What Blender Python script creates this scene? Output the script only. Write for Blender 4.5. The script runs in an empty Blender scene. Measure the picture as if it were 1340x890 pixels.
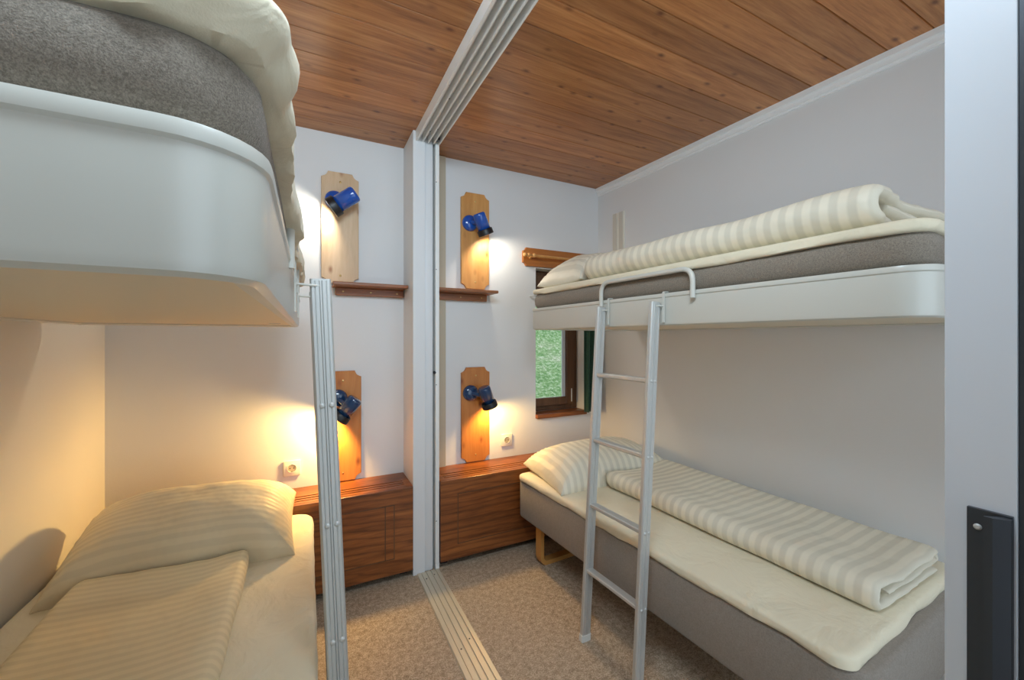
import bpy, bmesh, math, random
from mathutils import Vector, Matrix, noise
random.seed(7)
S = bpy.context.scene
COL = S.collection
PI = math.pi
# ------------------------------------------------------------------ camera
YAW = math.atan(267/527)
cd = bpy.data.cameras.new('camera'); cam = bpy.data.objects.new('camera', cd); COL.objects.link(cam)
cam.location = (0, 0, 1.325); cam.rotation_euler = (PI/2, 0, -YAW)
cd.sensor_width = 36; cd.lens = 36*527/1340; cd.shift_y = -2/1340
cd.clip_start = 0.02; cd.clip_end = 100
S.camera = cam
# ------------------------------------------------------------------ world (soft daylight entering from the open room behind the camera and the window)
w = bpy.data.worlds.new('daylight'); S.world = w; w.use_nodes = True
bg = w.node_tree.nodes['Background']; bg.inputs[0].default_value = (0.72, 0.87, 1.0, 1); bg.inputs[1].default_value = 1.25
al = bpy.data.lights.new('fill_area', 'AREA'); al.shape = 'RECTANGLE'; al.size = .9; al.size_y = .45; al.energy = 19; al.color = (0.68, 0.86, 1.0)  # added soft fill under the ceiling, above the view; not a room fixture
ao = bpy.data.objects.new('fill_area', al); COL.objects.link(ao); ao.location = (.10, .22, 2.40)
ao.rotation_euler = (Vector((.10, .22, 2.40))-Vector((.9, 2.5, .9))).to_track_quat('Z', 'Y').to_euler()
S.view_settings.view_transform = 'Standard'; S.view_settings.look = 'None'
S.view_settings.gamma = 1; S.view_settings.use_curve_mapping = False
S.view_settings.exposure = 0.74
LAMP_UP = (1.0, 0.92, 0.76); LAMP_LOW = (1.0, 0.62, 0.20)
E_UP = 3.8; E_LOW = 9.5
FH = 2.488          # ceiling height
FAR = 2.5           # far wall
SK = math.atan(0.0544)   # the right wall and right beds stand a few degrees askew
# ------------------------------------------------------------------ materials
def mat(name, col=(.8,.8,.8), rough=.6, metal=0, **kw):
    m = bpy.data.materials.new(name); m.use_nodes = True
    b = m.node_tree.nodes['Principled BSDF']
    b.inputs['Base Color'].default_value = (*col, 1); b.inputs['Roughness'].default_value = rough
    b.inputs['Metallic'].default_value = metal
    for k, v in kw.items(): b.inputs[k.replace('_', ' ')].default_value = v
    return m
def N(m, t, **kw):
    n = m.node_tree.nodes.new(t)
    for k, v in kw.items(): setattr(n, k, v)
    return n
def L(m, a, b): m.node_tree.links.new(a, b)
def P(m): return m.node_tree.nodes['Principled BSDF']
def coords(m, scale=(1,1,1), kind='Object', rot=(0,0,0)):
    tc = N(m, 'ShaderNodeTexCoord'); mp = N(m, 'ShaderNodeMapping')
    mp.inputs['Scale'].default_value = scale; mp.inputs['Rotation'].default_value = rot
    L(m, tc.outputs[kind], mp.inputs[0]); return mp.outputs[0]
def ntex(m, vec, scale, detail=4, rough=.5, dist=0):
    n = N(m, 'ShaderNodeTexNoise'); n.inputs['Scale'].default_value = scale
    n.inputs['Detail'].default_value = detail; n.inputs['Roughness'].default_value = rough
    n.inputs['Distortion'].default_value = dist
    L(m, vec, n.inputs['Vector']); return n
def ramp(m, fac, stops):
    r = N(m, 'ShaderNodeValToRGB'); L(m, fac, r.inputs[0])
    e = r.color_ramp.elements
    e[0].position, e[0].color = stops[0][0], (*stops[0][1], 1)
    e[1].position, e[1].color = stops[-1][0], (*stops[-1][1], 1)
    for p, c in stops[1:-1]:
        x = e.new(p); x.color = (*c, 1)
    return r.outputs[0]
def mixc(m, fac, a, b, mode='MIX'):
    x = N(m, 'ShaderNodeMix', data_type='RGBA', blend_type=mode)
    if hasattr(fac, 'links'): L(m, fac, x.inputs[0])
    else: x.inputs[0].default_value = fac
    for i, v in ((6, a), (7, b)):
        if hasattr(v, 'links'): L(m, v, x.inputs[i])
        else: x.inputs[i].default_value = (*v, 1)
    return x.outputs[2]
def math_(m, op, a, b=None):
    x = N(m, 'ShaderNodeMath', operation=op)
    for i, v in ((0, a), (1, b)):
        if v is None: continue
        if hasattr(v, 'links'): L(m, v, x.inputs[i])
        else: x.inputs[i].default_value = v
    return x.outputs[0]
def bump(m, h, strength=.3, dist=.002):
    b = N(m, 'ShaderNodeBump'); b.inputs['Strength'].default_value = strength; b.inputs['Distance'].default_value = dist
    L(m, h, b.inputs['Height']); L(m, b.outputs[0], P(m).inputs['Normal'])
def plaster(name, col):
    m = mat(name, col, .75); v = coords(m)
    n = ntex(m, v, 90, 5, .6); n2 = ntex(m, v, 1.6, 3)
    c = mixc(m, n2.outputs[0], tuple(x*.95 for x in col), tuple(min(1, x*1.03) for x in col))
    L(m, c, P(m).inputs['Base Color']); bump(m, n.outputs[0], .25, .0015); return m
M = {}
M['wall'] = plaster('white wall', (.74, .74, .74))
M['wall_left'] = plaster('lamp tinted wall', (.76, .72, .63))  # cream tint puts the warm lamp light into the wall colour
M['post'] = mat('white painted post', (.72, .73, .74), .45)
M['trim'] = mat('white trim', (.86, .86, .86), .4)
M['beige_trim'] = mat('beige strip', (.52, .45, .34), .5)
def wood(name, dark, mid, light, axis='x', plank=0, rough=.45, knots=True, knot_scale=7, knot_col=(.10,.03,.01), stretch=12, off=0):
    """grain runs along the named axis; plank>0 varies the tone per board of that width in y"""
    m = mat(name, mid, rough)
    sc = {'x': (1, stretch, stretch), 'y': (stretch, 1, stretch), 'z': (stretch, stretch, 1)}[axis]
    oi = N(m, 'ShaderNodeObjectInfo')
    tc = N(m, 'ShaderNodeTexCoord')
    add = N(m, 'ShaderNodeVectorMath', operation='ADD'); L(m, tc.outputs['Object'], add.inputs[0])
    cmb = N(m, 'ShaderNodeCombineXYZ')
    if plank:
        sp = N(m, 'ShaderNodeSeparateXYZ'); L(m, tc.outputs['Object'], sp.inputs[0])
        pid = math_(m, 'FLOOR', math_(m, 'DIVIDE', math_(m, 'SUBTRACT', sp.outputs[1], off), plank))
        wn = N(m, 'ShaderNodeTexWhiteNoise', noise_dimensions='1D'); L(m, pid, wn.inputs['W'])
        L(m, math_(m, 'MULTIPLY', wn.outputs['Value'], 9), cmb.inputs[0]); L(m, math_(m, 'MULTIPLY', wn.outputs['Value'], 5), cmb.inputs[2])
    else:
        L(m, math_(m, 'MULTIPLY', oi.outputs['Random'], 13), cmb.inputs[0]); L(m, math_(m, 'MULTIPLY', oi.outputs['Random'], 7), cmb.inputs[2])
    L(m, cmb.outputs[0], add.inputs[1])
    mp = N(m, 'ShaderNodeMapping'); mp.inputs['Scale'].default_value = sc; L(m, add.outputs[0], mp.inputs[0])
    n = ntex(m, mp.outputs[0], 1.6, 6, .6, .8)
    fine = ntex(m, mp.outputs[0], 9, 4, .6)
    c = ramp(m, n.outputs[0], [(.25, dark), (.5, mid), (.75, light)])
    c = mixc(m, .25, c, ramp(m, fine.outputs[0], [(.3, dark), (.7, light)]))
    if plank:
        c = mixc(m, .8, c, ramp(m, wn.outputs['Value'], [(0, (.72,.70,.68)), (.5, (.95,.95,.95)), (1, (1.15,1.12,1.08))]), 'MULTIPLY')
    if knots:
        ks = {'x': (.55, 1, 1), 'y': (1, .55, 1), 'z': (1, 1, .55)}[axis]
        mk = N(m, 'ShaderNodeMapping'); mk.inputs['Scale'].default_value = ks; L(m, add.outputs[0], mk.inputs[0])
        vo = N(m, 'ShaderNodeTexVoronoi'); vo.inputs['Scale'].default_value = knot_scale; vo.inputs['Randomness'].default_value = 1
        L(m, mk.outputs[0], vo.inputs['Vector'])
        k = ramp(m, vo.outputs['Distance'], [(.05, (1,1,1)), (.13, (.35,.35,.35)), (.20, (0,0,0))])
        c = mixc(m, math_(m, 'MULTIPLY', k, .85), c, knot_col)
    L(m, c, P(m).inputs['Base Color']); bump(m, fine.outputs[0], .12, .001)
    return m
M['ceiling'] = wood('pine board ceiling', (.22,.07,.018), (.47,.19,.058), (.68,.34,.13), 'x', .1335, .33, knot_scale=13, stretch=16, knot_col=(.13,.035,.01))
M['pine'] = wood('varnished pine', (.50,.20,.05), (.62,.29,.08), (.72,.38,.13), 'z', 0, .4, knot_scale=11, knot_col=(.25,.07,.015), stretch=9)
M['pine_dark'] = wood('orange varnished pine', (.40,.12,.018), (.52,.185,.035), (.60,.25,.06), 'z', 0, .4, knot_scale=11, knot_col=(.20,.045,.01), stretch=9)
M['pine_pale'] = wood('pale pine', (.50,.31,.16), (.62,.42,.24), (.70,.50,.31), 'z', 0, .45, knot_scale=12, knot_col=(.30,.11,.03), stretch=9)
M['head'] = wood('brown ash', (.08,.022,.005), (.25,.075,.017), (.42,.145,.036), 'x', 0, .38, knots=False, stretch=12)
def ring_figure(m, amount):
    tc = N(m, 'ShaderNodeTexCoord'); mp = N(m, 'ShaderNodeMapping'); mp.inputs['Scale'].default_value = (.55, 1, 3.2); mp.inputs['Location'].default_value = (.3, 0, .35)
    L(m, tc.outputs['Object'], mp.inputs[0])
    wv = N(m, 'ShaderNodeTexWave', wave_type='RINGS', rings_direction='Y'); wv.inputs['Scale'].default_value = 2.6; wv.inputs['Distortion'].default_value = 9
    wv.inputs['Detail'].default_value = 4; wv.inputs['Detail Scale'].default_value = 1.2; L(m, mp.outputs[0], wv.inputs['Vector'])
    old = P(m).inputs['Base Color'].links[0].from_socket
    L(m, mixc(m, amount, old, ramp(m, wv.outputs['Fac'], [(.0, (.38,.30,.26)), (.22, (.9,.9,.9)), (1, (1.1,1.1,1.1))]), 'MULTIPLY'), P(m).inputs['Base Color'])
ring_figure(M['head'], .55)
M['rack'] = wood('orange stained wood', (.26,.075,.012), (.40,.13,.02), (.50,.18,.035), 'x', 0, .4, knots=False)
M['strip'] = mat('pale beige strip', (.62,.58,.50), .5)
M['shelf'] = wood('brown shelf wood', (.16,.05,.018), (.30,.11,.04), (.40,.17,.07), 'x', 0, .35, knots=False)
M['dark_wood'] = wood('dark window wood', (.06,.025,.01), (.12,.05,.02), (.18,.08,.03), 'z', 0, .45, knots=False)
M['orange_wood'] = mat('bent beech', (.62,.30,.08), .35)
def carpet():
    m = mat('beige carpet', (.4,.3,.2), .95); v = coords(m)
    n = ntex(m, v, 170, 4, .7); n2 = ntex(m, v, 45, 4, .7); n3 = ntex(m, v, 2, 2)
    f = math_(m, 'ADD', math_(m, 'MULTIPLY', n.outputs[0], .6), math_(m, 'MULTIPLY', n2.outputs[0], .4))
    c = ramp(m, f, [(.40, (.24,.165,.10)), (.5, (.48,.365,.255)), (.60, (.76,.62,.47))])
    c = mixc(m, n3.outputs[0], c, (.48,.37,.26)); c = mixc(m, .5, c, ramp(m, f, [(.40, (.24,.165,.10)), (.5, (.48,.365,.255)), (.60, (.76,.62,.47))]))
    L(m, c, P(m).inputs['Base Color']); bump(m, f, .9, .006); return m
M['carpet'] = carpet()
def fabric(name, a, b, scale=260, bs=.5):
    m = mat(name, a, .95); v = coords(m)
    n = ntex(m, v, scale, 3, .7); n2 = ntex(m, v, scale*.35, 3, .6)
    f = math_(m, 'ADD', math_(m, 'MULTIPLY', n.outputs[0], .7), math_(m, 'MULTIPLY', n2.outputs[0], .3))
    L(m, ramp(m, f, [(.38, a), (.62, b)]), P(m).inputs['Base Color']); bump(m, f, bs, .003)
    P(m).inputs['Sheen Weight'].default_value = .2
    return m
M['mattress'] = fabric('grey brown terry', (.17,.14,.108), (.35,.295,.235), 620, .7)
M['base'] = fabric('taupe upholstery', (.235,.20,.165), (.30,.26,.22), 220, .35)
def cloth(name, col, wr=.25):
    m = mat(name, col, .8); v = coords(m)
    n = ntex(m, v, 7, 4, .55, .6); n2 = ntex(m, v, 500, 2)
    h = math_(m, 'ADD', n.outputs[0], math_(m, 'MULTIPLY', n2.outputs[0], .02))
    bump(m, h, wr, .02); P(m).inputs['Sheen Weight'].default_value = .15; return m
M['sheet'] = cloth('cream sheet', (.80,.72,.54), .75)
def stripes(name, axis, col=(.80,.74,.60), pitch=.043, lo=.88):
    m = mat(name, col, .6); tc = N(m, 'ShaderNodeTexCoord'); sp = N(m, 'ShaderNodeSeparateXYZ')
    L(m, tc.outputs['UV'], sp.inputs[0])
    v = coords(m); n = ntex(m, v, 6, 3)
    f = math_(m, 'MULTIPLY', sp.outputs[axis], 2*PI/pitch)
    s = math_(m, 'SINE', f)
    st = ramp(m, math_(m, 'ADD', math_(m, 'MULTIPLY', s, .5), .5), [(.3, (0,0,0)), (.7, (1,1,1))])
    c = mixc(m, st, tuple(x*lo for x in col), tuple(min(1, x*1.04) for x in col))
    L(m, c, P(m).inputs['Base Color'])
    L(m, math_(m, 'SUBTRACT', .75, math_(m, 'MULTIPLY', st, .22)), P(m).inputs['Roughness'])
    bump(m, n.outputs[0], .7, .022); return m
M['stripe_u'] = stripes('satin stripe cotton across', 0)
M['stripe_v'] = stripes('faint satin stripe cotton along', 1, (.80,.68,.46), lo=.95, pitch=.026)
M['stripe_f'] = stripes('faint satin stripe cotton across', 0, (.79,.67,.44), lo=.955, pitch=.030)
M['alu'] = mat('brushed aluminium', (.60,.60,.58), .42, .4)
M['alu_track'] = mat('cream anodised track', (.66,.60,.48), .4, .25)
M['alu_white'] = mat('white lacquered track', (.80,.80,.78), .3, 0)
M['groove'] = mat('track groove', (.30,.29,.27), .5, .3)
M['lacquer'] = mat('off white lacquer', (.62,.61,.55), .3, 0)
M['lacquer_in'] = mat('lamp tinted board underside', (.70,.62,.48), .5)  # warm glow of the lamps painted into the underside colour
M['blue'] = mat('glossy blue enamel', (.010,.085,.42), .15, 0, Coat_Weight=.6)
M['navy'] = mat('dark blue enamel', (.010,.045,.13), .18, 0, Coat_Weight=.6)
M['black'] = mat('black rubber', (.012,.012,.013), .4)
M['socket'] = mat('cream plastic', (.80,.77,.68), .3)
M['recess'] = mat('shaded cream recess', (.42,.36,.27), .5)  # shade inside the socket, painted as a flat darker disc
M['hole'] = mat('dark hole', (.03,.025,.02), .6)
M['plastic_white'] = mat('white plastic', (.8,.8,.76), .35)
M['door'] = mat('pale grey lacquer door', (.62,.65,.70), .22)
M['dark_metal'] = mat('dark anodised profile', (.05,.055,.065), .35, .5)
M['green'] = fabric('dark green curtain', (.015,.05,.03), (.03,.09,.055), 200, .3)
M['brass'] = mat('brass screw', (.6,.4,.15), .3, .9)
g = mat('window glass', (1,1,1), .0); P(g).inputs['Transmission Weight'].default_value = 1; P(g).inputs['IOR'].default_value = 1.1
M['glass'] = g
def emis(name, col, st):
    m = mat(name, col, .5); P(m).inputs['Emission Color'].default_value = (*col, 1); P(m).inputs['Emission Strength'].default_value = st; return m
M['bulb_up'] = emis('lit bulb', LAMP_UP, 6); M['bulb_low'] = emis('lit warm bulb', LAMP_LOW, 7)
def grass():
    m = mat('grass', (.1,.3,.08), .9); v = coords(m)
    n = ntex(m, v, 2.2, 5, .7); n2 = ntex(m, v, 26, 5, .75)
    c = ramp(m, n.outputs[0], [(.35, (.07,.20,.045)), (.52, (.16,.30,.09)), (.66, (.50,.45,.33))])
    c = mixc(m, .55, c, ramp(m, n2.outputs[0], [(.35, (.05,.13,.025)), (.5, (.24,.38,.12)), (.65, (.9,.85,.65))]))
    L(m, c, P(m).inputs['Base Color']); bump(m, n2.outputs[0], 1, .05); return m
M['grass'] = grass()
# ------------------------------------------------------------------ mesh helpers
def obj(name, bm, m, parent=None, smooth=False, auto=None):
    bmesh.ops.recalc_face_normals(bm, faces=bm.faces)
    me = bpy.data.meshes.new(name); bm.to_mesh(me); bm.free()
    o = bpy.data.objects.new(name, me); COL.objects.link(o)
    for x in (m if isinstance(m, (list, tuple)) else [m]): me.materials.append(x)
    if smooth:
        for p in me.polygons: p.use_smooth = True
        if auto: me.set_sharp_from_angle(angle=math.radians(auto))
    if parent: o.parent = parent
    return o
def thing(name, label, cat, loc=(0,0,0), rz=0, group=None):
    o = bpy.data.objects.new(name, None); COL.objects.link(o); o.empty_display_size = .1
    o.location = loc; o.rotation_euler = (0, 0, rz); tag(o, label, cat, group); return o
def tag(o, label, cat, group=None):
    o['label'] = label; o['category'] = cat
    if group: o['group'] = group
    return o
def struct(o): o['kind'] = 'structure'; return o
def NB(): return bmesh.new()
def box(bm, x0, x1, y0, y1, z0, z1, bev=0, mi=0):
    vs = [bm.verts.new((x, y, z)) for z in (z0, z1) for x, y in ((x0,y0),(x1,y0),(x1,y1),(x0,y1))]
    fs = [bm.faces.new([vs[i] for i in q]) for q in ((3,2,1,0),(4,5,6,7),(0,1,5,4),(1,2,6,5),(2,3,7,6),(3,0,4,7))]
    for f in fs: f.material_index = mi
    if bev:
        es = {e for f in fs for e in f.edges}
        bmesh.ops.bevel(bm, geom=list(es), offset=bev, segments=2, profile=.5, affect='EDGES')
    return bm
def frame_for(d):
    d = d.normalized(); u = Vector((0,0,1)) if abs(d.z) < .9 else Vector((1,0,0))
    a = d.cross(u).normalized(); return a, d.cross(a).normalized()
def lathe(bm, p0, d, prof, n=28, mi=0, capa=True, capb=True):
    """prof: (distance along d, radius)"""
    p0 = Vector(p0); d = Vector(d).normalized(); a, b = frame_for(d); rings = []
    for t, r in prof:
        rings.append([bm.verts.new(p0 + d*t + (a*math.cos(2*PI*i/n) + b*math.sin(2*PI*i/n))*r) for i in range(n)])
    for r0, r1 in zip(rings, rings[1:]):
        for i in range(n):
            f = bm.faces.new((r0[i], r0[(i+1)%n], r1[(i+1)%n], r1[i])); f.material_index = mi
    if capa: bm.faces.new(rings[0][::-1]).material_index = mi
    if capb: bm.faces.new(rings[-1]).material_index = mi
    return bm
def tube(bm, pts, r, n=12, mi=0):
    pts = [Vector(p) for p in pts]; rings = []
    up = None
    for i, p in enumerate(pts):
        d = (pts[min(i+1, len(pts)-1)] - pts[max(i-1, 0)]).normalized()
        if up is None: a, b = frame_for(d)
        else:
            a = (up - d*up.dot(d)).normalized(); b = d.cross(a)
        up = a
        rings.append([bm.verts.new(p + (a*math.cos(2*PI*k/n) + b*math.sin(2*PI*k/n))*r) for k in range(n)])
    for r0, r1 in zip(rings, rings[1:]):
        for i in range(n): bm.faces.new((r0[i], r0[(i+1)%n], r1[(i+1)%n], r1[i])).material_index = mi
    bm.faces.new(rings[0][::-1]); bm.faces.new(rings[-1]); return bm
def arc_path(pts, r, seg=6):
    """round the corners of a polyline"""
    pts = [Vector(p) for p in pts]; out = [pts[0]]
    for a, b, c in zip(pts, pts[1:], pts[2:]):
        u = (a-b).normalized(); v = (c-b).normalized(); rr = min(r, (a-b).length*.49, (c-b).length*.49)
        p, q = b+u*rr, b+v*rr
        for i in range(seg+1):
            t = i/seg; out.append(p.lerp(b, t).lerp(b.lerp(q, t), t))
    out.append(pts[-1]); return out
def strip(bm, path, width_dir, w, t, nrm=None):
    """flat strap along path (thickness t in the bending plane, width w along width_dir)"""
    path = [Vector(p) for p in path]; wd = Vector(width_dir).normalized(); rings = []
    for i, p in enumerate(path):
        d = (path[min(i+1, len(path)-1)] - path[max(i-1, 0)]).normalized(); n_ = d.cross(wd).normalized()
        rings.append([bm.verts.new(p + wd*sx*w/2 + n_*sy*t/2) for sx, sy in ((-1,-1),(1,-1),(1,1),(-1,1))])
    for r0, r1 in zip(rings, rings[1:]):
        for i in range(4): bm.faces.new((r0[i], r0[(i+1)%4], r1[(i+1)%4], r1[i]))
    bm.faces.new(rings[0][::-1]); bm.faces.new(rings[-1]); return bm
def prism(bm, poly, to3, d0, d1, mi=0):
    """poly in 2D, to3(u,v,d) -> 3D"""
    a = [bm.verts.new(to3(u, v, d0)) for u, v in poly]; b = [bm.verts.new(to3(u, v, d1)) for u, v in poly]
    n = len(poly)
    for i in range(n): bm.faces.new((a[i], a[(i+1)%n], b[(i+1)%n], b[i])).material_index = mi
    bm.faces.new(a[::-1]).material_index = mi; bm.faces.new(b).material_index = mi
    return bm
def outline(x0, x1, y0, y1, r=(.05,.05,.05,.05), n=8, step=.05):
    """rounded rectangle, CCW from the (x0,y0) corner; r for (x0y0, x1y0, x1y1, x0y1)"""
    pts = []
    C = ((x0, y0, 1, 1, PI), (x1, y0, -1, 1, 1.5*PI), (x1, y1, -1, -1, 0), (x0, y1, 1, -1, .5*PI))
    for (cx, cy, sx, sy, a0), rr in zip(C, r):
        rr = max(rr, .002); ox, oy = cx+sx*rr, cy+sy*rr
        for i in range(n+1):
            a = a0 + i/n*PI/2; pts.append(Vector((ox+math.cos(a)*rr, oy+math.sin(a)*rr)))
    out = []
    for i, p in enumerate(pts):
        q = pts[(i+1) % len(pts)]; out.append(p); k = int((q-p).length/step)
        for j in range(1, k): out.append(p.lerp(q, j/k))
    return out
def normals2(o):
    n = len(o); res = []
    for i in range(n):
        a, b = o[i-1], o[(i+1) % n]; d = (b-a); d = d.normalized() if d.length > 1e-9 else Vector((1,0))
        res.append(Vector((d.y, -d.x)))
    return res
def rings_mesh(bm, o, prof, closed=True, zf=None, nf=None):
    """prof: list of (outward offset, z); zf(point, k, z) may bend z; nf adds to the offset"""
    nn = normals2(o); rings = []
    for k, (off, z) in enumerate(prof):
        ring = []
        for i, (p, q) in enumerate(zip(o, nn)):
            of = off + (nf(p, k, i) if nf else 0)
            zz = zf(p, k, z) if zf else z
            ring.append(bm.verts.new((p.x+q.x*of, p.y+q.y*of, zz)))
        rings.append(ring)
    n = len(o)
    for r0, r1 in zip(rings, rings[1:]):
        for i in range(n): bm.faces.new((r0[i], r0[(i+1)%n], r1[(i+1)%n], r1[i]))
    if closed: bm.faces.new(rings[0][::-1]); bm.faces.new(rings[-1])
    return bm, rings
def fade(z, lo, hi): return max(0, min(1, (z-lo)/(hi-lo)))
# ------------------------------------------------------------------ room shell
struct(obj('floor', box(NB(), -.95, 2.35, -1.3, 2.72, -.06, 0), M['carpet']))
def ceiling():
    bm = NB(); y = -1.37; PW = .1335; g_ = .003
    pts = []
    while y < 2.72:
        e = min(y+PW, 2.72)
        pts += [(y+g_, FH), (e-g_, FH), (e, FH+.006)]; y = e
    pts = [(-1.37, FH+.006)] + pts; poly = pts + [(2.72, FH+.05), (-1.37, FH+.05)]
    return prism(bm, poly, lambda u, v, d: (d, u, v), -.95, 2.35)
cl = ceiling(); struct(obj('ceiling', cl, M['ceiling']))
# make the per-board tone follow the same joints as the grooves
nt = M['ceiling'].node_tree
for n_ in nt.nodes:
    if n_.type == 'MATH' and n_.operation == 'SUBTRACT' and not n_.inputs[1].is_linked: n_.inputs[1].default_value = -1.37
# far wall, in four blocks round the window opening
WX0, WX1, WZ0, WZ1 = 1.457, 1.89, .78, 1.83
bm = NB()
box(bm, -.95, WX0, FAR, FAR+.18, 0, FH+.04); box(bm, WX1, 2.35, FAR, FAR+.18, 0, FH+.04)
box(bm, WX0, WX1, FAR, FAR+.18, 0, WZ0); box(bm, WX0, WX1, FAR, FAR+.18, WZ1, FH+.04)
struct(obj('wall_back', bm, M['wall']))
struct(obj('wall_left', box(NB(), -.95, -.834, -1.3, FAR, 0, FH+.04), M['wall_left']))
struct(obj('wall_rear_blocker', box(NB(), -.95, .25, -1.42, -1.30, 0, FH+.04), M['wall']))  # unseen partial wall, added to hold daylight off the left bunk
rw = obj('wall_right', box(NB(), 0, .12, -3.9, .05, 0, FH+.04), M['wall']); struct(rw)
rw.location = (2.02, FAR, 0); rw.rotation_euler = (0, 0, SK)
bm = NB(); poly = [(0,0),(-.026,0),(-.026,-.024),(-.014,-.028),(-.014,-.048),(-.007,-.052),(-.006,-.060),(0,-.060)]
poly = [(-a*1.0, b) for a, b in poly]
prism(bm, [(-a, b) for a, b in poly], lambda u, v, d: (u, d, FH+v), -3.8, -.003)
o = obj('trim_1', bm, M['trim']); struct(o); o.location = (2.02, FAR, 0); o.rotation_euler = (0,0,SK)
# partition post between the two rooms
post = thing('partition_post', 'white painted post where the sliding partition meets the far wall', 'post', (.60, 2.375, 0))
def PL(x): return x-.60
def PY(y): return y-2.375
bm = NB(); box(bm, PL(.522), PL(.590), PY(2.25), PY(2.5), 0, FH, .002)
obj('post_board', bm, M['post'], post)
bm = NB(); box(bm, PL(.590), PL(.640), PY(2.262), PY(2.5), 0, FH, .008)
obj('jamb', bm, M['post'], post, True, 40)
bm = NB(); box(bm, PL(.640), PL(.650), PY(2.30), PY(2.5), 0, FH)
obj('channel_recess', bm, M['groove'], post)
bm = NB(); box(bm, PL(.650), PL(.6725), PY(2.25), PY(2.5), 0, FH, .002)
e = obj('edge_profile', bm, M['alu_white'], post)
for z in (.28, 1.06, 1.72, 2.22):
    bm = NB(); lathe(bm, (PL(.655), PY(2.251), z), (0,-1,0), [(0,.004),(.002,.003)], 10); obj('screw', bm, M['groove'], e)
bm = NB(); lathe(bm, (PL(.6475), PY(2.252), 1.13), (0,-1,0), [(-.02,.008),(.0,.008),(.003,.005)], 14); obj('latch_pin', bm, M['black'], post)
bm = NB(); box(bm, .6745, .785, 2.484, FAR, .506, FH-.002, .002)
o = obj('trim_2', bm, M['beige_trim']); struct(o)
# ceiling track with four channels
def ceil_track():
    x0, x1 = .537, .6725; zb = 1.106+1.325; n = 4; rib = .006; W = (x1-x0-rib*5-.006)/4
    pts = [(x0, FH+.003), (x0, zb)]
    x = x0+rib+.006
    pts.append((x, zb))
    for i in range(n):
        pts += [(x, zb+.040), (x+W, zb+.040), (x+W, zb), (x+W+rib, zb)]; x += W+rib
    pts[-1] = (x1, zb); pts.append((x1, FH+.003))
    return prism(NB(), pts, lambda u, v, d: (u, d, v), -1.2, 2.249)
ct = thing('ceiling_track', 'white four-channel sliding door track under the wooden ceiling', 'track', (0,0,0))
obj('channel_profile', ceil_track(), M['alu_white'], ct)
for x, y in ((.565,1.75),(.60,1.85),(.63,2.15),(.565,2.17),(.60,2.19)):
    bm = NB(); lathe(bm, (x, y, 2.471), (0,0,-1), [(0,.005),(.003,.004)], 10); obj('screw', bm, M['black'], ct)
bm = NB(); box(bm, .644, .660, 2.20, 2.235, 2.440, 2.471, .002); obj('end_stop', bm, M['black'], ct)
def floor_track():
    x0, x1 = .542, .672; h = .008
    pts = [(x0, 0), (x0+.004, h), (x0+.020, h)]
    for a, b in ((.566,.5685), (.590,.596), (.617,.623), (.643,.650)):
        pts += [(a, h), (a, .002), (b, .002), (b, h)]
    pts += [(x1-.004, h), (x1, 0)]
    return prism(NB(), pts, lambda u, v, d: (u, d, v), -1.2, 2.249)
ft = thing('floor_track', 'cream metal sliding door track set along the carpet', 'track', (0,0,0))
obj('track_profile', floor_track(), M['alu_track'], ft)
for x, y in ((.580,2.18),(.630,2.20),(.580,1.62),(.632,1.66)):
    bm = NB(); lathe(bm, (x, y, .0078), (0,0,1), [(0,.004),(.0015,.003)], 10); obj('screw', bm, M['black'], ft)
# ------------------------------------------------------------------ window
win = struct(obj('window_1', box(NB(), WX0+.004, WX0+.05, 2.60, 2.655, WZ0+.002, WZ1-.002, .003), M['dark_wood']))
def wpart(name, a, m=None, par=None):
    return obj(name, box(NB(), *a), m or M['dark_wood'], par or win)
wpart('frame_rail', (WX1-.05, WX1-.002, 2.60, 2.655, WZ0+.002, WZ1-.002, .003))
wpart('frame_rail', (WX0+.05, WX1-.05, 2.60, 2.655, WZ0+.002, WZ0+.05, .003))
wpart('frame_rail', (WX0+.05, WX1-.05, 2.60, 2.655, WZ1-.05, WZ1-.002, .003))
wpart('sash_stile', (WX0+.01, WX0+.035, 2.575, 2.60, WZ0+.04, WZ1-.04, .003))
wpart('sash_stile', (WX1-.115, WX1-.05, 2.575, 2.60, WZ0+.04, WZ1-.04, .003))
wpart('sash_rail', (WX0+.035, WX1-.115, 2.575, 2.60, WZ0+.04, WZ0+.10, .003))
wpart('sash_rail', (WX0+.035, WX1-.115, 2.575, 2.60, WZ1-.16, WZ1-.04, .003))
wpart('weather_strip', (WX1-.145, WX1-.116, 2.592, 2.60, WZ0+.10, WZ1-.10), M['post'])
wpart('glass_pane', (WX0+.03, WX1-.11, 2.585, 2.589, WZ0+.09, WZ1-.09), M['glass'])
sill = wpart('window_sill', (WX0-.002, WX1+.002, 2.472, 2.60, WZ0-.030, WZ0+.001, .004), M['head'])
bm = NB(); tube(bm, [(WX1-.075, 2.565, WZ0+.06),(WX1-.075,2.565,WZ0+.16)], .004); obj('window_stay', bm, M['alu'], win)
# grass bank outside
bm = NB()
n = 40; vs = [[None]*(n+1) for _ in range(n+1)]
for i in range(n+1):
    for j in range(n+1):
        x = -1+9*i/n; y = 2.9+9*j/n
        z = -.1+.62*(y-2.9)+.25*noise.noise(Vector((x*.7, y*.7, 0)))
        vs[i][j] = bm.verts.new((x, y, z))
for i in range(n):
    for j in range(n): bm.faces.new((vs[i][j], vs[i+1][j], vs[i+1][j+1], vs[i][j+1]))
o = obj('grass_bank', bm, M['grass'], None, True); struct(o)
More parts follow.
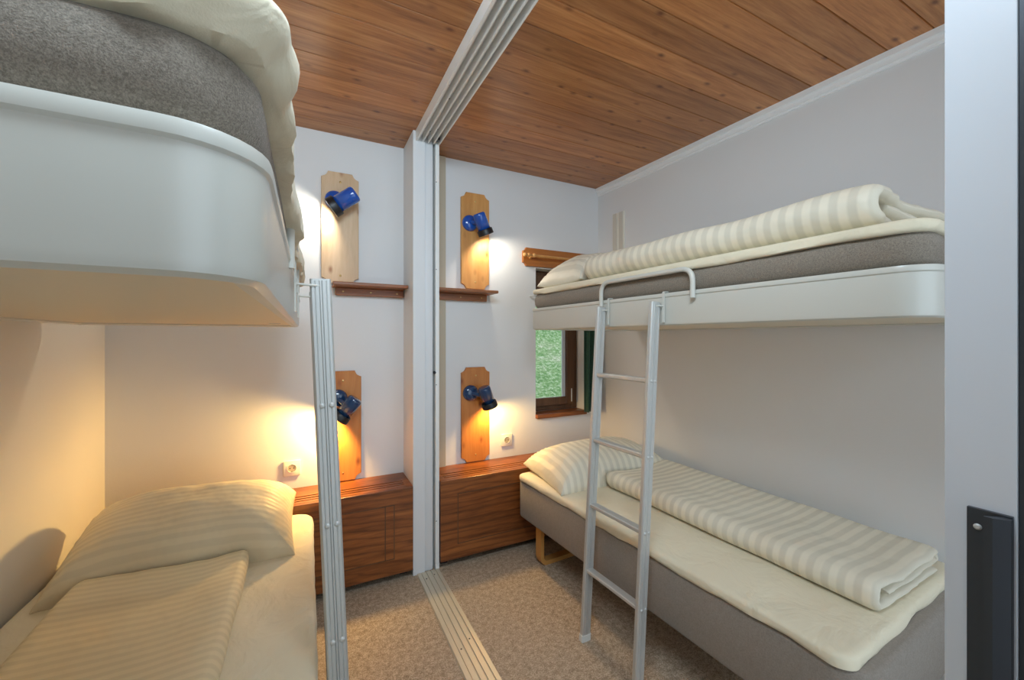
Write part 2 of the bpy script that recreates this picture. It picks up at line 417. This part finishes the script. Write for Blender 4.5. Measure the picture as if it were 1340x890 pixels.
# curtain
def curtain():
    bm = NB(); cols = []; K = 60; x0, x1 = 1.838, 1.988; Z0, Z1 = .775, 1.62
    for i in range(K+1):
        t = i/K; x = x0+(x1-x0)*t; col = []
        for j in range(13):
            z = Z0+(Z1-Z0)*j/12; amp = .020*(1-.4*j/12)
            col.append(bm.verts.new((x+.006*math.sin(3*z+t*9), 2.432+amp*math.sin(t*2*PI*3.6+.3*math.sin(z*3)), z)))
        cols.append(col)
    for a, b in zip(cols, cols[1:]):
        for j in range(12): bm.faces.new((a[j], b[j], b[j+1], a[j+1]))
    return bm
cu = obj('curtain', curtain(), M['green'], None, True)
md = cu.modifiers.new('thick', 'SOLIDIFY'); md.thickness = .003
tag(cu, 'short dark green curtain hanging beside the small window', 'curtain')
rod = obj('curtain_rod', lathe(NB(), (1.40, 2.432, 1.625), (1,0,0), [(0,.006),(.60,.006)], 12), M['alu'], cu)
for x in (1.41, 1.94):
    obj('rod_bracket', tube(NB(), [(x,2.432,1.625),(x,2.499,1.625)], .005), M['alu'], cu)
# ------------------------------------------------------------------ headboards
def headboard(x0, x1, label, mirror=False):
    yf, zt, zb = 2.232, .507, .045
    t = thing('headboard', label, 'headboard', ((x0+x1)/2, 2.36, 0)); cx = (x0+x1)/2
    def Xx(v): return v-cx
    def Yy(v): return v-2.36
    bm = NB(); box(bm, Xx(x0), Xx(x1), Yy(yf), Yy(yf+.02), zb, zt, .003)
    fp = obj('front_panel', bm, M['head'], t)
    # inset frame grooves
    a, b = x0+.10, x1-.10
    if mirror: b = x1-.02
    bm = NB(); gz0, gz1 = .13, .425
    for q in ((a, b, gz1-.005, gz1), (a, b, gz0, gz0+.005), (a, a+.005, gz0, gz1), (b-.005, b, gz0, gz1), (b-.052, b-.047, gz0, gz1)):
        box(bm, Xx(q[0]), Xx(q[1]), Yy(yf-.0012), Yy(yf+.001), q[2], q[3])
    obj('panel_moulding', bm, M['dark_wood'], fp)
    # top with four slots
    edge = .035
    ys = [yf+.02, 2.295]; bm = NB()
    box(bm, Xx(x0), Xx(x1), Yy(yf+.0205), Yy(yf+.050), zt-.022, zt)
    y = yf+.050; 
    while y < 2.34:
        box(bm, Xx(x0+edge), Xx(x1-edge), Yy(y+.012), Yy(y+.032), zt-.020, zt-.001); y += .032
    box(bm, Xx(x0+edge), Xx(x1-edge), Yy(y+.010), Yy(2.499), zt-.022, zt)
    box(bm, Xx(x0), Xx(x0+edge), Yy(yf+.050), Yy(2.499), zt-.022, zt)
    box(bm, Xx(x1-edge), Xx(x1), Yy(yf+.050), Yy(2.499), zt-.022, zt)
    obj('slotted_top', bm, M['head'], t)
    bm = NB(); box(bm, Xx(x0+.01), Xx(x1-.01), Yy(yf+.03), Yy(2.499), .06, zt-.05); obj('inner_casing', bm, M['dark_wood'], t)
    for q in (x0+.02, x1-.06):
        obj('plinth_foot', box(NB(), Xx(q), Xx(q+.04), Yy(2.30), Yy(2.49), 0, .062), M['black'], t)
    return t
headboard(-.832, .519, 'brown wooden headboard box with slotted top, left of the white post')
headboard(.676, 2.00, 'brown wooden headboard box with slotted top, right of the white post', True)
# ------------------------------------------------------------------ lamp boards, lamps
def board_poly(x0, x1, z0, z1, c=.034):
    pts = []
    def corner(cx, cz, a0):
        # concave scooped corner with small shoulder
        for i in range(7):
            a = a0 - i/6*PI/2; pts.append((cx+math.cos(a)*c, cz+math.sin(a)*c))
    e = .004
    corner(x0, z0, PI/2); corner(x1, z0, PI); corner(x1, z1, 1.5*PI); corner(x0, z1, 2*PI)
    return pts
def lamp_board(x0, x1, z0, z1, m, label, screws):
    t = thing('lamp_board', label, 'wall board', ((x0+x1)/2, 2.49, z0))
    cx = (x0+x1)/2
    bm = NB(); prism(bm, [(a-cx, b-z0) for a, b in board_poly(x0, x1, z0, z1)], lambda u, v, d: (u, d, v), -.010, .010)
    bmesh.ops.bevel(bm, geom=[e for e in bm.edges if abs(e.verts[0].co.y-e.verts[1].co.y) < 1e-6], offset=.002, segments=1, affect='EDGES')
    b = obj('board', bm, m, t)
    for z in (z1-.055, z0+.045):
        bm = NB(); lathe(bm, (0, -.010, z-z0), (0,-1,0), [(0,.006),(.0015,.005),(.0025,.002)], 12); obj('screw', bm, M['brass'], t)
    return t
lamp_board(.066, .262, .312+1.325, .942+1.325, M['pine_pale'], 'pale pine board with notched corners on the wall above the left shelf', 1)
lamp_board(.888, 1.085, .327+1.325, .958+1.325, M['pine'], 'orange pine board with notched corners above the right shelf', 1)
lamp_board(.080, .276, -.812+1.325, -.186+1.325, M['pine_dark'], 'orange pine board above the left headboard, partly behind a ladder', 1)
lamp_board(.890, 1.088, -.812+1.325, -.190+1.325, M['pine_dark'], 'orange pine board standing above the right headboard, beside the bed', 1)
def wall_lamp(base, joint, d, m, bulbm, label, e, col, k=1.0):
    """base: disc centre on the board; joint: centre of the head; d: direction the head shines"""
    base = Vector(base); j = Vector(joint); d = Vector(d).normalized()
    t = thing('wall_lamp', label, 'lamp', base)
    j = j-base; z = Vector((0,0,0))
    bm = NB(); lathe(bm, z, (0,-1,0), [(0,.052),(.010,.052),(.022,.047),(.030,.034),(.034,.012)], 32); obj('wall_mount', bm, m, t, True, 40)
    obj('arm', tube(NB(), [(0,-.02,0), j*.6+Vector((0,-.02,0)), j], .014, 16), m, t, True, 60)
    h0 = j-d*.062*k
    def Q(pr): return [(a*k, b*k) for a, b in pr]
    bm = NB(); lathe(bm, h0, d, Q([(0,.012),(.0,.034),(.006,.0395),(.014,.041),(.118,.041)]), 36, capb=False)
    sh = obj('lamp_shade', bm, m, t, True, 50)
    sh.modifiers.new('t', 'SOLIDIFY').thickness = .002
    bm = NB(); lathe(bm, h0+d*.105*k, d, Q([(0,.0415),(0,.047),(.004,.050),(.036,.051),(.038,.047),(.036,.044),(.0,.0405)]), 36, capa=False, capb=False)
    obj('shade_rim', bm, M['black'], t, True, 40)
    bc = h0+d*.10*k
    bm = NB(); bmesh.ops.create_icosphere(bm, subdivisions=3, radius=.030, matrix=Matrix.Translation(bc)); obj('bulb', bm, bulbm, t, True)
    ld = bpy.data.lights.new('lamp_light', 'SPOT'); ld.energy = e; ld.color = col; ld.spot_size = math.radians(160); ld.spot_blend = .6; ld.shadow_soft_size = .03
    lo = bpy.data.objects.new('lamp_light', ld); COL.objects.link(lo); lo.parent = t
    lo.location = h0+d*.150*k; lo.rotation_euler = (-d).to_track_quat('Z', 'Y').to_euler()
    return t
wall_lamp((.135,2.480,2.105), (.182,2.38,2.085), (-.76,.22,-.56), M['blue'], M['bulb_up'], 'bright blue wall lamp on the pale pine board, aimed down to the left', E_UP, LAMP_UP, 1.1)
wall_lamp((.945,2.480,2.080), (.992,2.385,2.065), (.42,.10,-.86), M['blue'], M['bulb_up'], 'bright blue wall lamp above the right shelf, aimed down to the right', E_UP, LAMP_UP)
wall_lamp((.150,2.480,.985), (.200,2.385,.945), (-.60,.12,-.74), M['navy'], M['bulb_low'], 'dark blue wall lamp beside the left ladder, above the left headboard', E_LOW*1.7, LAMP_LOW)
wall_lamp((.950,2.480,.968), (1.025,2.385,.955), (.36,.10,-.90), M['navy'], M['bulb_low'], 'dark blue wall lamp above the right headboard, near a wall socket', E_LOW*.75, LAMP_LOW)
# ------------------------------------------------------------------ shelves
def shelf(x0, x1, label, right_open):
    t = thing('wall_shelf', label, 'shelf', ((x0+x1)/2, 2.5, 1.60)); c = (x0+x1)/2
    obj('shelf_board', box(NB(), x0-c, x1-c, -.15, -.001, .015, .033, .004), M['shelf'], t)
    e1 = x1-c-.03 if right_open else x1-c-.002
    cl = obj('support_rail', box(NB(), x0-c+.02, e1, -.030, -.001, -.030, .0145, .004), M['shelf'], t)
    for k in range(3):
        x = x0-c+.06+(e1-(x0-c)-.10)*k/2
        bm = NB(); lathe(bm, (x, -.030, -.008), (0,-1,0), [(0,.005),(.002,.004)], 10); obj('screw', bm, M['brass'], cl)
    return t
shelf(.118, .519, 'small brown wooden shelf under the pale pine board', False)
shelf(.676, 1.095, 'small brown wooden shelf right of the white post', True)
# ------------------------------------------------------------------ sockets
def socket(x, z, label):
    t = thing('wall_socket', label, 'socket', (x, 2.5, z)); s = .041
    obj('cover_plate', box(NB(), -s, s, -.012, -.0005, -s, s, .003), M['socket'], t, True, 30)
    bm = NB(); lathe(bm, (0,-.0125,0), (0,-1,0), [(0,.0235),(.003,.0235),(.003,.0205),(0,.0205)], 28, capa=False, capb=False); obj('socket_ring', bm, M['socket'], t, True, 40)
    obj('socket_recess', lathe(NB(), (0,-.0122,0), (0,-1,0), [(0,.0205),(.0008,.0205)], 28), M['recess'], t)
    bm = NB()
    for sx in (-.009, .009): lathe(bm, (sx,-.0131,0), (0,-1,0), [(0,.0032),(.0006,.0032)], 12)
    box(bm, -.003, .003, -.0145, -.0125, .0165, .021); box(bm, -.003, .003, -.0145, -.0125, -.021, -.0165)
    obj('pin_hole', bm, M['hole'], t)
socket(-.0775, .621, 'cream wall socket above the left bed pillow, left of the ladder')
socket(1.221, .627, 'cream wall socket right of the lower right lamp board')
# ------------------------------------------------------------------ coat rack above the window
rk = thing('coat_rack', 'orange brown wooden rack board with a turned rail above the window', 'coat rack', (1.60, 2.5, 1.835)); 
bm = NB(); prism(bm, [(a-1.60, b-1.835) for a, b in board_poly(1.345, 1.95, 1.838, 1.965, .022)], lambda u, v, d: (u, d, v), -.022, -.001)
obj('backboard', bm, M['rack'], rk)
bm = NB(); lathe(bm, (-.285, -.075, .066), (1,0,0), [(0,.004),(.003,.010),(.010,.014),(.018,.014),(.024,.008),(.030,.008),(.034,.013),(.042,.015),(.050,.013),(.056,.008),(.09,.009),(.56,.009),(.57,.008),(.576,.013),(.585,.014),(.592,.010),(.596,.004)], 20)
obj('turned_rail', bm, M['pine'], rk, True, 50)
for x in (-.20, .24):
    bm = NB(); lathe(bm, (x, -.020, .066), (0,-1,0), [(0,.016),(.008,.014),(.014,.009),(.040,.009),(.048,.014),(.062,.015),(.068,.008)], 18); obj('rail_support', bm, M['pine'], rk, True, 50)
# beige channel strip on the right wall above the pillow
vs_ = thing('wall_bracket_strip', 'beige vertical metal strip on the right wall near the corner', 'wall strip', (2.02+.0544*.225, 2.275, 1.40), SK)
bm = NB(); box(bm, -.010, -.0005, -.058, .058, 0, .845, .001); obj('strip_plate', bm, M['socket'], vs_)
bm = NB(); box(bm, -.016, -.0102, -.050, -.012, .002, .843, .001); box(bm, -.016, -.0102, .012, .050, .002, .843, .001); obj('strip_channel', bm, M['strip'], vs_)
# ------------------------------------------------------------------ beds
def upper_bunk(t, x0, x1, yf, yh, open_side):
    """local coordinates; z given from the floor. open_side = +1: free long side is x1"""
    R = .07; rr = (.02, R, .03, .02) if open_side > 0 else (R, .02, .02, .03)
    o = outline(x0, x1, yf, yh, rr)
    bm = NB(); z0, z1 = 1.375, 1.500
    prof = [(-.030, z0+.004), (-.012, z0), (-.003, z0+.004), (0, z0+.014), (0, z1-.018), (.003, z1-.015), (.004, z1-.008), (.002, z1-.001), (-.006, z1), (-.020, z1-.001), (-.024, z1-.008), (-.024, z0+.03), (-.030, z0+.02), (-.030, z0+.004)]
    rings_mesh(bm, o, prof, closed=False); bmesh.ops.remove_doubles(bm, verts=bm.verts, dist=1e-5)
    obj('bed_rail', bm, M['lacquer'], t, True, 35)
    bm = NB(); oi = outline(x0+.0245, x1-.0245, yf+.0245, yh-.0245, tuple(max(.003, r-.0245) for r in rr))
    rings_mesh(bm, oi, [(-.0055, z0+.008), (-.0055, z0+.026), (-.0055,z0+.034)]); obj('bottom_panel', bm, M['lacquer_in'], t)
    return z1
def bunk_mattress(name_label, par_loc, rz, x0, x1, yf, yh, open_side):
    rr = (.03,.05,.03,.03) if open_side > 0 else (.05,.03,.03,.02)
    o = outline(x0+.0265, x1-.0265, yf+.0265, yh-.0265, rr)
    z0, z1 = 1.4105, 1.586
    bm = NB()
    def nf(p, k, i): return .002*noise.noise(Vector((p.x*5, p.y*5, k)))
    prof = [(-.015,z0),(0,z0+.012),(0,1.499),(.010,1.5045),(.021,1.520),(.023,1.548),(.019,1.570),(.008,1.581),(-.02,z1)]
    rings_mesh(bm, o, prof, nf=nf)
    m = obj('mattress', bm, M['mattress'], None, True, 60); m.location = par_loc; m.rotation_euler = (0,0,rz)
    tag(m, name_label, 'mattress'); return m
def sheet(label, loc, rz, o, ztop, drop, over=.012, wav=.008, edge=.016, seed=0, dropf=None, droop=.25, gather=None):
    """cloth with its padding lying over a mattress: flat top, soft edge, wavy skirt of depth drop"""
    bm = NB(); nn = normals2(o)
    xs = [p.x for p in o]; ys = [p.y for p in o]; cx = (min(xs)+max(xs))/2; hw = (max(xs)-min(xs))/2
    ya, yb = min(ys)+hw, max(ys)-hw
    prof = [(-.020,0),(over-.008,0),(over-.001,.02),(over+.001,.30),(over,.62),(over-.002,.80),(over-.010,.94),(over-.022,1.0)]
    rings = []
    for k, (off, f) in enumerate(prof):
        ring = []
        for p, q in zip(o, nn):
            d = dropf(p) if dropf else drop
            nz = noise.noise(Vector((p.x*5+seed, p.y*5, 3.3))); n2 = noise.noise(Vector((p.x*16+seed, p.y*16, 1.3)))
            d = d*(1+droop*nz+.10*n2)
            of = off + ((wav*noise.noise(Vector((p.x*9+seed, p.y*9, .5+f))) + wav*.4*noise.noise(Vector((p.x*28, p.y*28, seed+f)))) if k > 0 else 0)*(1-f*.7)
            if gather and k > 1:
                dx, dy = p.x-gather[0], p.y-gather[1]; w_ = math.exp(-(dx*dx+dy*dy)/.016)
                of += gather[2]*w_*math.sin((dx-dy)*95+1.2*f)*(1-.5*f)+gather[2]*.7*w_*f
                d += .004*w_*math.sin((dx-dy)*70)
            ring.append(bm.verts.new((p.x+q.x*of, p.y+q.y*of, ztop-d*(1-f))))
        rings.append(ring)
    base = [v.co.copy() for v in rings[-1]]
    for g in (.90, .75, .5, .25):
        ring = []
        for c in base:
            sp = Vector((cx, max(ya, min(yb, c.y)), ztop)); p = sp.lerp(c, g)
            p.z = ztop+.002+.0035*noise.noise(Vector((p.x*7+seed, p.y*7, 0)))
            ring.append(bm.verts.new(p))
        rings.append(ring)
    n = len(o)
    for r0, r1 in zip(rings, rings[1:]):
        for i in range(n): bm.faces.new((r0[i], r0[(i+1)%n], r1[(i+1)%n], r1[i]))
    # the innermost ring closes on the centre line
    last = rings[-1]; mid = [bm.verts.new((cx, max(ya, min(yb, v.co.y)), ztop+.002)) for v in last]
    for i in range(n): bm.faces.new((last[i], last[(i+1)%n], mid[(i+1)%n], mid[i]))
    bmesh.ops.remove_doubles(bm, verts=mid, dist=1e-5)
    s = obj('bed_sheet', bm, M['sheet'], None, True, 75); s.location = loc; s.rotation_euler = (0,0,rz)
    tag(s, label, 'bed sheet'); return s
def pillow(label, loc, rot, W, D, H, mt, seed=0, pin=.10, grp=None):
    bm = NB(); n = 40; uvl = bm.loops.layers.uv.new('UVMap'); uvs = {}
    def hgt(u, v):
        a = max(0, 1-abs(u)**2.6); b = max(0, 1-abs(v)**2.6)
        return (a*b)**.48
    def P_(u, v, s):
        # sides pull in between the corners
        x = u*W/2*(1-pin*.55*(1-abs(v)**2)*abs(u)**3*.8); y = v*D/2*(1-pin*(1-abs(u)**2)*abs(v)**3*.8)
        h = hgt(u, v)
        wr = .010*noise.noise(Vector((u*2.2+seed, v*2.2, s*3.)))*h + .004*noise.noise(Vector((u*7+seed, v*5, s)))*min(1, h*2)
        cr = .006*math.sin(14*math.atan2(v-.9*(1 if v>0 else -1), u-.9*(1 if u>0 else -1)))*(max(0, abs(u)+abs(v)-1.1))*min(1, h*4)
        z = s*H/2*h*(1.0 if s > 0 else .55) + wr + cr
        z -= .20*H*max(abs(u), abs(v))**5
        z = max(z, -H*.25)
        return Vector((x, y, z))
    gridv = {}
    for s in (1, -1):
        for i in range(n+1):
            for j in range(n+1):
                edge = i in (0, n) or j in (0, n)
                if s < 0 and edge: gridv[(s,i,j)] = gridv[(1,i,j)]; continue
                # denser towards the rim
                u = math.sin((2*i/n-1)*PI/2*.92)/math.sin(PI/2*.92); v = math.sin((2*j/n-1)*PI/2*.92)/math.sin(PI/2*.92)
                w_ = bm.verts.new(P_(u, v, s)); gridv[(s,i,j)] = w_; uvs[w_] = (u*W/2, v*D/2)
    for s in (1, -1):
        for i in range(n):
            for j in range(n):
                q = [gridv[(s,i,j)], gridv[(s,i+1,j)], gridv[(s,i+1,j+1)], gridv[(s,i,j+1)]]
                f = bm.faces.new(q if s > 0 else q[::-1])
                for l in f.loops: l[uvl].uv = uvs[l.vert]
    o = obj('pillow', bm, mt, None, True); o.location = loc; o.rotation_euler = rot
    tag(o, label, 'pillow', grp); return o
def duvet(label, loc, rz, W, Ln, H, mt, seed=0, layers=3, crease=True, side=1, puff=.25, endn=1.0):
    """folded duvet: one thick sheet folded over itself; long axis y from 0 (near end) to Ln; front fold at x=0"""
    t = H/layers; bm = NB(); uvl = bm.loops.layers.uv.new('UVMap')
    # centreline spiral in x-z
    r = (H-t)/2; cen = []
    for i in range(15): cen.append((W-.03-(W-.03-r)*i/14, t/2))
    for i in range(1, 10):
        a = -PI/2-PI*i/10; cen.append((r+r*math.cos(a)*1.0, H/2+r*math.sin(a)))
    for i in range(1, 15): cen.append((r+(W-.04-r)*i/14, H-t/2))
    r2 = (H-t)/2-t/2 if layers == 3 else (H-t)/2*.5
    zc = H-t/2-r2
    for i in range(1, 8):
        a = PI/2-PI*i/8; cen.append((W-.04+r2*math.cos(a), zc+r2*math.sin(a)))
    xe = .07 if layers == 3 else .10
    for i in range(1, 12): cen.append((W-.05-(W-.05-xe)*i/11, zc-r2))
    m_ = len(cen); C = [Vector((a, b)) for a, b in cen]; nr = []
    for i in range(m_):
        d = C[min(i+1, m_-1)]-C[max(i-1, 0)]; d.normalize(); nr.append(Vector((-d.y, d.x)))
    ends = [(-.016,.10),(-.013,.42),(-.007,.72),(.004,.92),(.02,1)]
    K = 34; rows = ends + [(Ln*k/K, 1) for k in range(1, K)] + [(Ln-a, b) for a, b in ends[::-1]]
    secs = []
    for y, pf in rows:
        ring = []; en = max(0, 1-min(y+.016, Ln+.016-y)/.07)
        endid = 0 if y < Ln/2 else 5
        for side_ in (1, -1):
            rng = range(m_) if side_ > 0 else range(m_-1, -1, -1)
            for i in rng:
                wob = noise.noise(Vector((i*.55, seed+endid, side_*.8)))
                hw = t/2*.96*(pf if pf < 1 else 1)*(1+.22*wob*en*endn)
                if i in (0, m_-1): hw *= .55
                p = C[i]+nr[i]*hw*side_
                gx = noise.noise(Vector((i*.5+seed, y*3, side_)))*.003
                soft = .010*noise.noise(Vector((p.x*4+seed, y*4, 0)))
                sag = -.010*math.sin(PI*min(1, max(0, p.x/W)))
                z = p.y+(soft+gx+sag)*(p.y/H)
                dy = en*(.016*noise.noise(Vector((i*.16, seed+endid, 1)))+.006*noise.noise(Vector((i*.9, seed+endid, 2)))*endn)
                ring.append((Vector((p.x+gx+.005*noise.noise(Vector((y*5, seed, p.y*9))), y+dy, max(.001, z))), i))
        secs.append([(bm.verts.new(c), y, i) for c, i in ring])
    M_ = len(secs[0])
    for a, b in zip(secs, secs[1:]):
        for q in range(M_):
            f = bm.faces.new((a[q][0], a[(q+1)%M_][0], b[(q+1)%M_][0], b[q][0]))
            ys = (a[q][1], a[(q+1)%M_][1], b[(q+1)%M_][1], b[q][1]); ii = (a[q][2], a[(q+1)%M_][2], b[(q+1)%M_][2], b[q][2])
            for l, yy, i_ in zip(f.loops, ys, ii): l[uvl].uv = (yy, i_*.02)
    for sec in (secs[0], secs[-1]):
        h = M_//2
        for q in range(h-1):
            try: bm.faces.new((sec[q][0], sec[q+1][0], sec[M_-2-q][0], sec[M_-1-q][0]))
            except ValueError: pass
    if side < 0:
        for v in bm.verts: v.co.x = -v.co.x
    o = obj('folded_duvet', bm, mt, None, True, 75); o.location = loc; o.rotation_euler = (0,0,rz)
    tag(o, label, 'duvet'); return o
# ---- right side, local frame: origin at the bed line, x towards the wall, y along the bed (head at +)
RO = Vector((1.165, 2.225, 0)); cs, sn = math.cos(SK), math.sin(SK)
def R(x, y, z=0): return (RO.x+x*cs-y*sn, RO.y+x*sn+y*cs, z)
def guard(t, xf, ya, yb, x_in=0):
    bm = NB(); tube(bm, arc_path([(xf+x_in, ya, 1.47), (xf+x_in, ya, 1.577), (xf+x_in, yb, 1.577), (xf+x_in, yb, 1.47)], .05, 8), .0095, 14)
    return obj('guard_rail', bm, M['lacquer'], t, True, 60)
YH, YF = -.158, -1.845
rb = thing('bunk_bed', 'off white wall-mounted upper bunk on the right with a ladder hooked on', 'bunk bed', R(0,0,0), SK)
upper_bunk(rb, 0, .862, YF, YH, -1)
guard(rb, .0, -1.24, -.77, -.0135)
bunk_mattress('grey brown terry mattress in the right upper bunk', R(0,0,0), SK, 0, .862, YF, YH, -1)
o = outline(.012, .836, YF+.018, YH-.010, (.05,.03,.03,.03))
sheet('cream sheet over the right upper bunk mattress', R(0,0,0), SK, o, 1.612, .034, over=.014, wav=.010, seed=3)
pillow('cream striped pillow lying on the right upper bunk', R(.43, -.345, 1.686), (0, 0, SK+.03), .78, .38, .27, M['stripe_u'], 1)
duvet('thick cream striped duvet rolled up on the right upper bunk', R(.050, -1.715, 1.616), SK, .57, 1.11, .124, M['stripe_u'], 5)
# lower right bed
def low_bed(t, x0, x1, yf, yh, rr):
    o = outline(x0, x1, yf, yh, rr); bm = NB()
    rings_mesh(bm, o, [(-.012,.243),(-.004,.246),(0,.256),(0,.452),(-.004,.460),(-.014,.464)])
    obj('bed_base', bm, M['base'], t, True, 50)
    for y in (yh-.155, yf+.25):
        bm = NB(); a, b = x0+.055, x1-.06
        strip(bm, arc_path([(a, y, .250), (a, y, .013), (b, y, .013), (b, y, .250)], .045, 8), (0,1,0), .05, .024)
        obj('leg', bm, M['orange_wood'], t, True, 40)
lb = thing('bed', 'low taupe upholstered bed on a bent wood leg, under the right bunk', 'bed', R(0,0,0), SK)
low_bed(lb, -.018, .845, -1.735, -.042, (.09,.03,.03,.03))
o = outline(-.016, .838, -1.695, -.046, (.04,.03,.03,.03))
sheet('cream sheet draped over the lower right bed', R(0,0,0), SK, o, .500, .034, over=.008, wav=.008, edge=.03, seed=8, droop=.35)
pillow('plump cream striped pillow at the head of the lower right bed', R(.42, -.28, .568), (.08, 0, SK-.10), .82, .46, .24, M['stripe_u'], 9)
duvet('flat cream striped duvet folded on the lower right bed', R(.250, -1.655, .503), SK-.03, .48, 1.145, .095, M['stripe_u'], 2)
# ---- left side
ub = thing('bunk_bed', 'off white upper bunk close to the camera at top left', 'bunk bed', (0,0,0))
upper_bunk(ub, -.765, -.035, .402, 2.045, 1)
bm = NB(); lathe(bm, (-.115, 1.80, 1.383), (0,0,-1), [(0,.020),(.002,.020),(.003,.012),(.001,.010)], 20); obj('vent_ring', bm, M['alu'], ub, True, 40)
guard(ub, -.035, .95, 1.45, .0135-.012)
bunk_mattress('grey brown terry mattress in the left upper bunk', (0,0,0), 0, -.765, -.035, .402, 2.045, 1)
o = outline(-.739, -.044, .420, 2.02, (.03,.034,.03,.03), n=16, step=.012)
def dl(p):
    return .052 + .030*fade(p.x, -.06, -.05)*fade(p.y, .46, .70)
sheet('cream sheet spilling over the edge of the left upper mattress', (0,0,0), 0, o, 1.634, .05, over=.024, wav=.018, seed=11, edge=.022, dropf=dl, droop=.2, gather=(-.05, .425, .007))
ll = thing('bed', 'low taupe upholstered bed in the bottom left corner of the room', 'bed', (0,0,0))
low_bed(ll, -.80, .018, .25, 2.200, (.03,.08,.03,.02))
o = outline(-.795, .012, .265, 2.190, (.03,.10,.07,.03))
sheet('smooth cream fitted sheet on the lower left bed', (0,0,0), 0, o, .484, .05, over=.010, wav=.006, edge=.028, seed=21)
pillow('cream pillow leaning on the headboard of the lower left bed', (-.405, 1.965, .585), (.24, 0, .02), .72, .44, .27, M['stripe_v'], 14)
duvet('cream striped duvet folded on the lower left bed', (-.20, .45, .488), 0, .47, 1.29, .075, M['stripe_f'], 17, side=-1)
# ------------------------------------------------------------------ ladders
def ladder(label, loc, rz, lean, hooks_to):
    """stiles at local y = +-.15; foot at x=0, top at x=lean, z=1.465"""
    t = thing('ladder', label, 'ladder', loc, rz)
    H = 1.465; top = Vector((lean, 0, H)); ax = (top).normalized(); wx = Vector((ax.z, 0, -ax.x))
    for sy in (-1, 1):
        yc = sy*.150
        w, d = .0235, .011
        prof = [(-w,-.006),(-w+.004,-d),(-.014,-d),(-.0125,-d+.002),(-.011,-d),(-.004,-d),(-.0028,-d+.003),(-.0016,-d),(.0016,-d),(.0028,-d+.003),(.004,-d),(.011,-d),(.0125,-d+.002),(.014,-d),(w-.004,-d),(w,-.006)]
        prof += [(a, -b) for a, b in prof[::-1]]
        bm = NB()
        prism(bm, prof, lambda u, v, q: Vector((0, yc+v, 0))+wx*u+ax*q, .02, H)
        st = obj('stile', bm, M['alu'], t)
        for zr in (.305, .59, .875, 1.165):
            for u in (-.0085, .0125):
                for so in (-1, 1):
                    if so != sy: continue
                    p = Vector((0, yc+so*d, 0))+wx*u+ax*zr
                    bm = NB(); lathe(bm, p, (0,so,0), [(-.001,.0068),(.0012,.0064),(.0030,.004)], 14); obj('rivet', bm, M['alu'], st, True, 50)
        bm = NB(); prism(bm, outline_pts(-.0255,.0255,-.013,.013), lambda u, v, q: Vector((0, yc+v, 0))+wx*u+ax*q, 0, .028)
        obj('foot_cap', bm, M['plastic_white'], t)
        bm = NB(); prism(bm, outline_pts(-.023,.023,-.010,.010), lambda u, v, q: Vector((0, yc+v, 0))+wx*u+ax*q, H-.001, H+.004)
        obj('top_cap', bm, M['alu'], t)
        # hook strap hugging the rail front and going over its top
        s = 1 if hooks_to > 0 else -1; g_ = abs(hooks_to)
        hx = lean+s*(g_-.005); yh_ = yc-.024
        path = arc_path([Vector((hx, yh_, H-.078)), Vector((hx, yh_, 1.5045)), Vector((hx+s*.034, yh_, 1.5045)), Vector((hx+s*.034, yh_, 1.496))], .008, 5)
        bm = NB(); strip(bm, path, (0,1,0), .010, .004)
        tube(bm, [Vector((hx, yh_, H-.014)), Vector((lean*.97, yc-.006, H-.014))], .003, 8)
        obj('hook', bm, M['lacquer'], t, True, 40)
    for zr in (.305, .59, .875, 1.165):
        bm = NB(); c = ax*zr
        prism(bm, [(-.017,-.004),(-.017,.006),(-.014,.009),(.014,.009),(.017,.006),(.017,-.004),(.010,-.010),(-.010,-.010)],
              lambda u, v, q: c+Vector((u, q, v)), -.140, .140)
        obj('rung', bm, M['alu'], t)
    return t
def outline_pts(x0, x1, y0, y1): return [(p.x, p.y) for p in outline(x0, x1, y0, y1, (.006,)*4, 3, 9)]
ladder('aluminium ladder hooked on the right upper bunk, standing on the carpet', (1.094, 1.285, 0), SK, .094, .026)
ladder('aluminium ladder seen edge-on beside the left bunk', (.0865, 1.225, 0), 0, -.060, -.0575)
# ------------------------------------------------------------------ sliding door leaf at the right
dr = struct(obj('door_1', box(NB(), .672, .702, .139, .194, .02, 2.425, .0008), M['door']))
obj('edge_profile', box(NB(), .676, .700, -.30, .1385, .02, 2.425), M['dark_metal'], dr)
hd = obj('door_handle', box(NB(), .6665, .6718, .141, .1745, .35, 1.135, .0006), M['dark_metal'], dr)
bm = NB(); prism(bm, [(.6664,.1405),(.6664,.1475),(.653,.158),(.651,.158),(.651,.1515),(.660,.1405)], lambda u, v, q: (u, v, q), .352, 1.133); obj('finger_pull', bm, M['dark_metal'], hd)
bm = NB(); lathe(bm, (.6664, .166, 1.115), (-1,0,0), [(0,.0035),(.001,.0033),(.0018,.002)], 14); obj('screw', bm, M['alu'], hd)
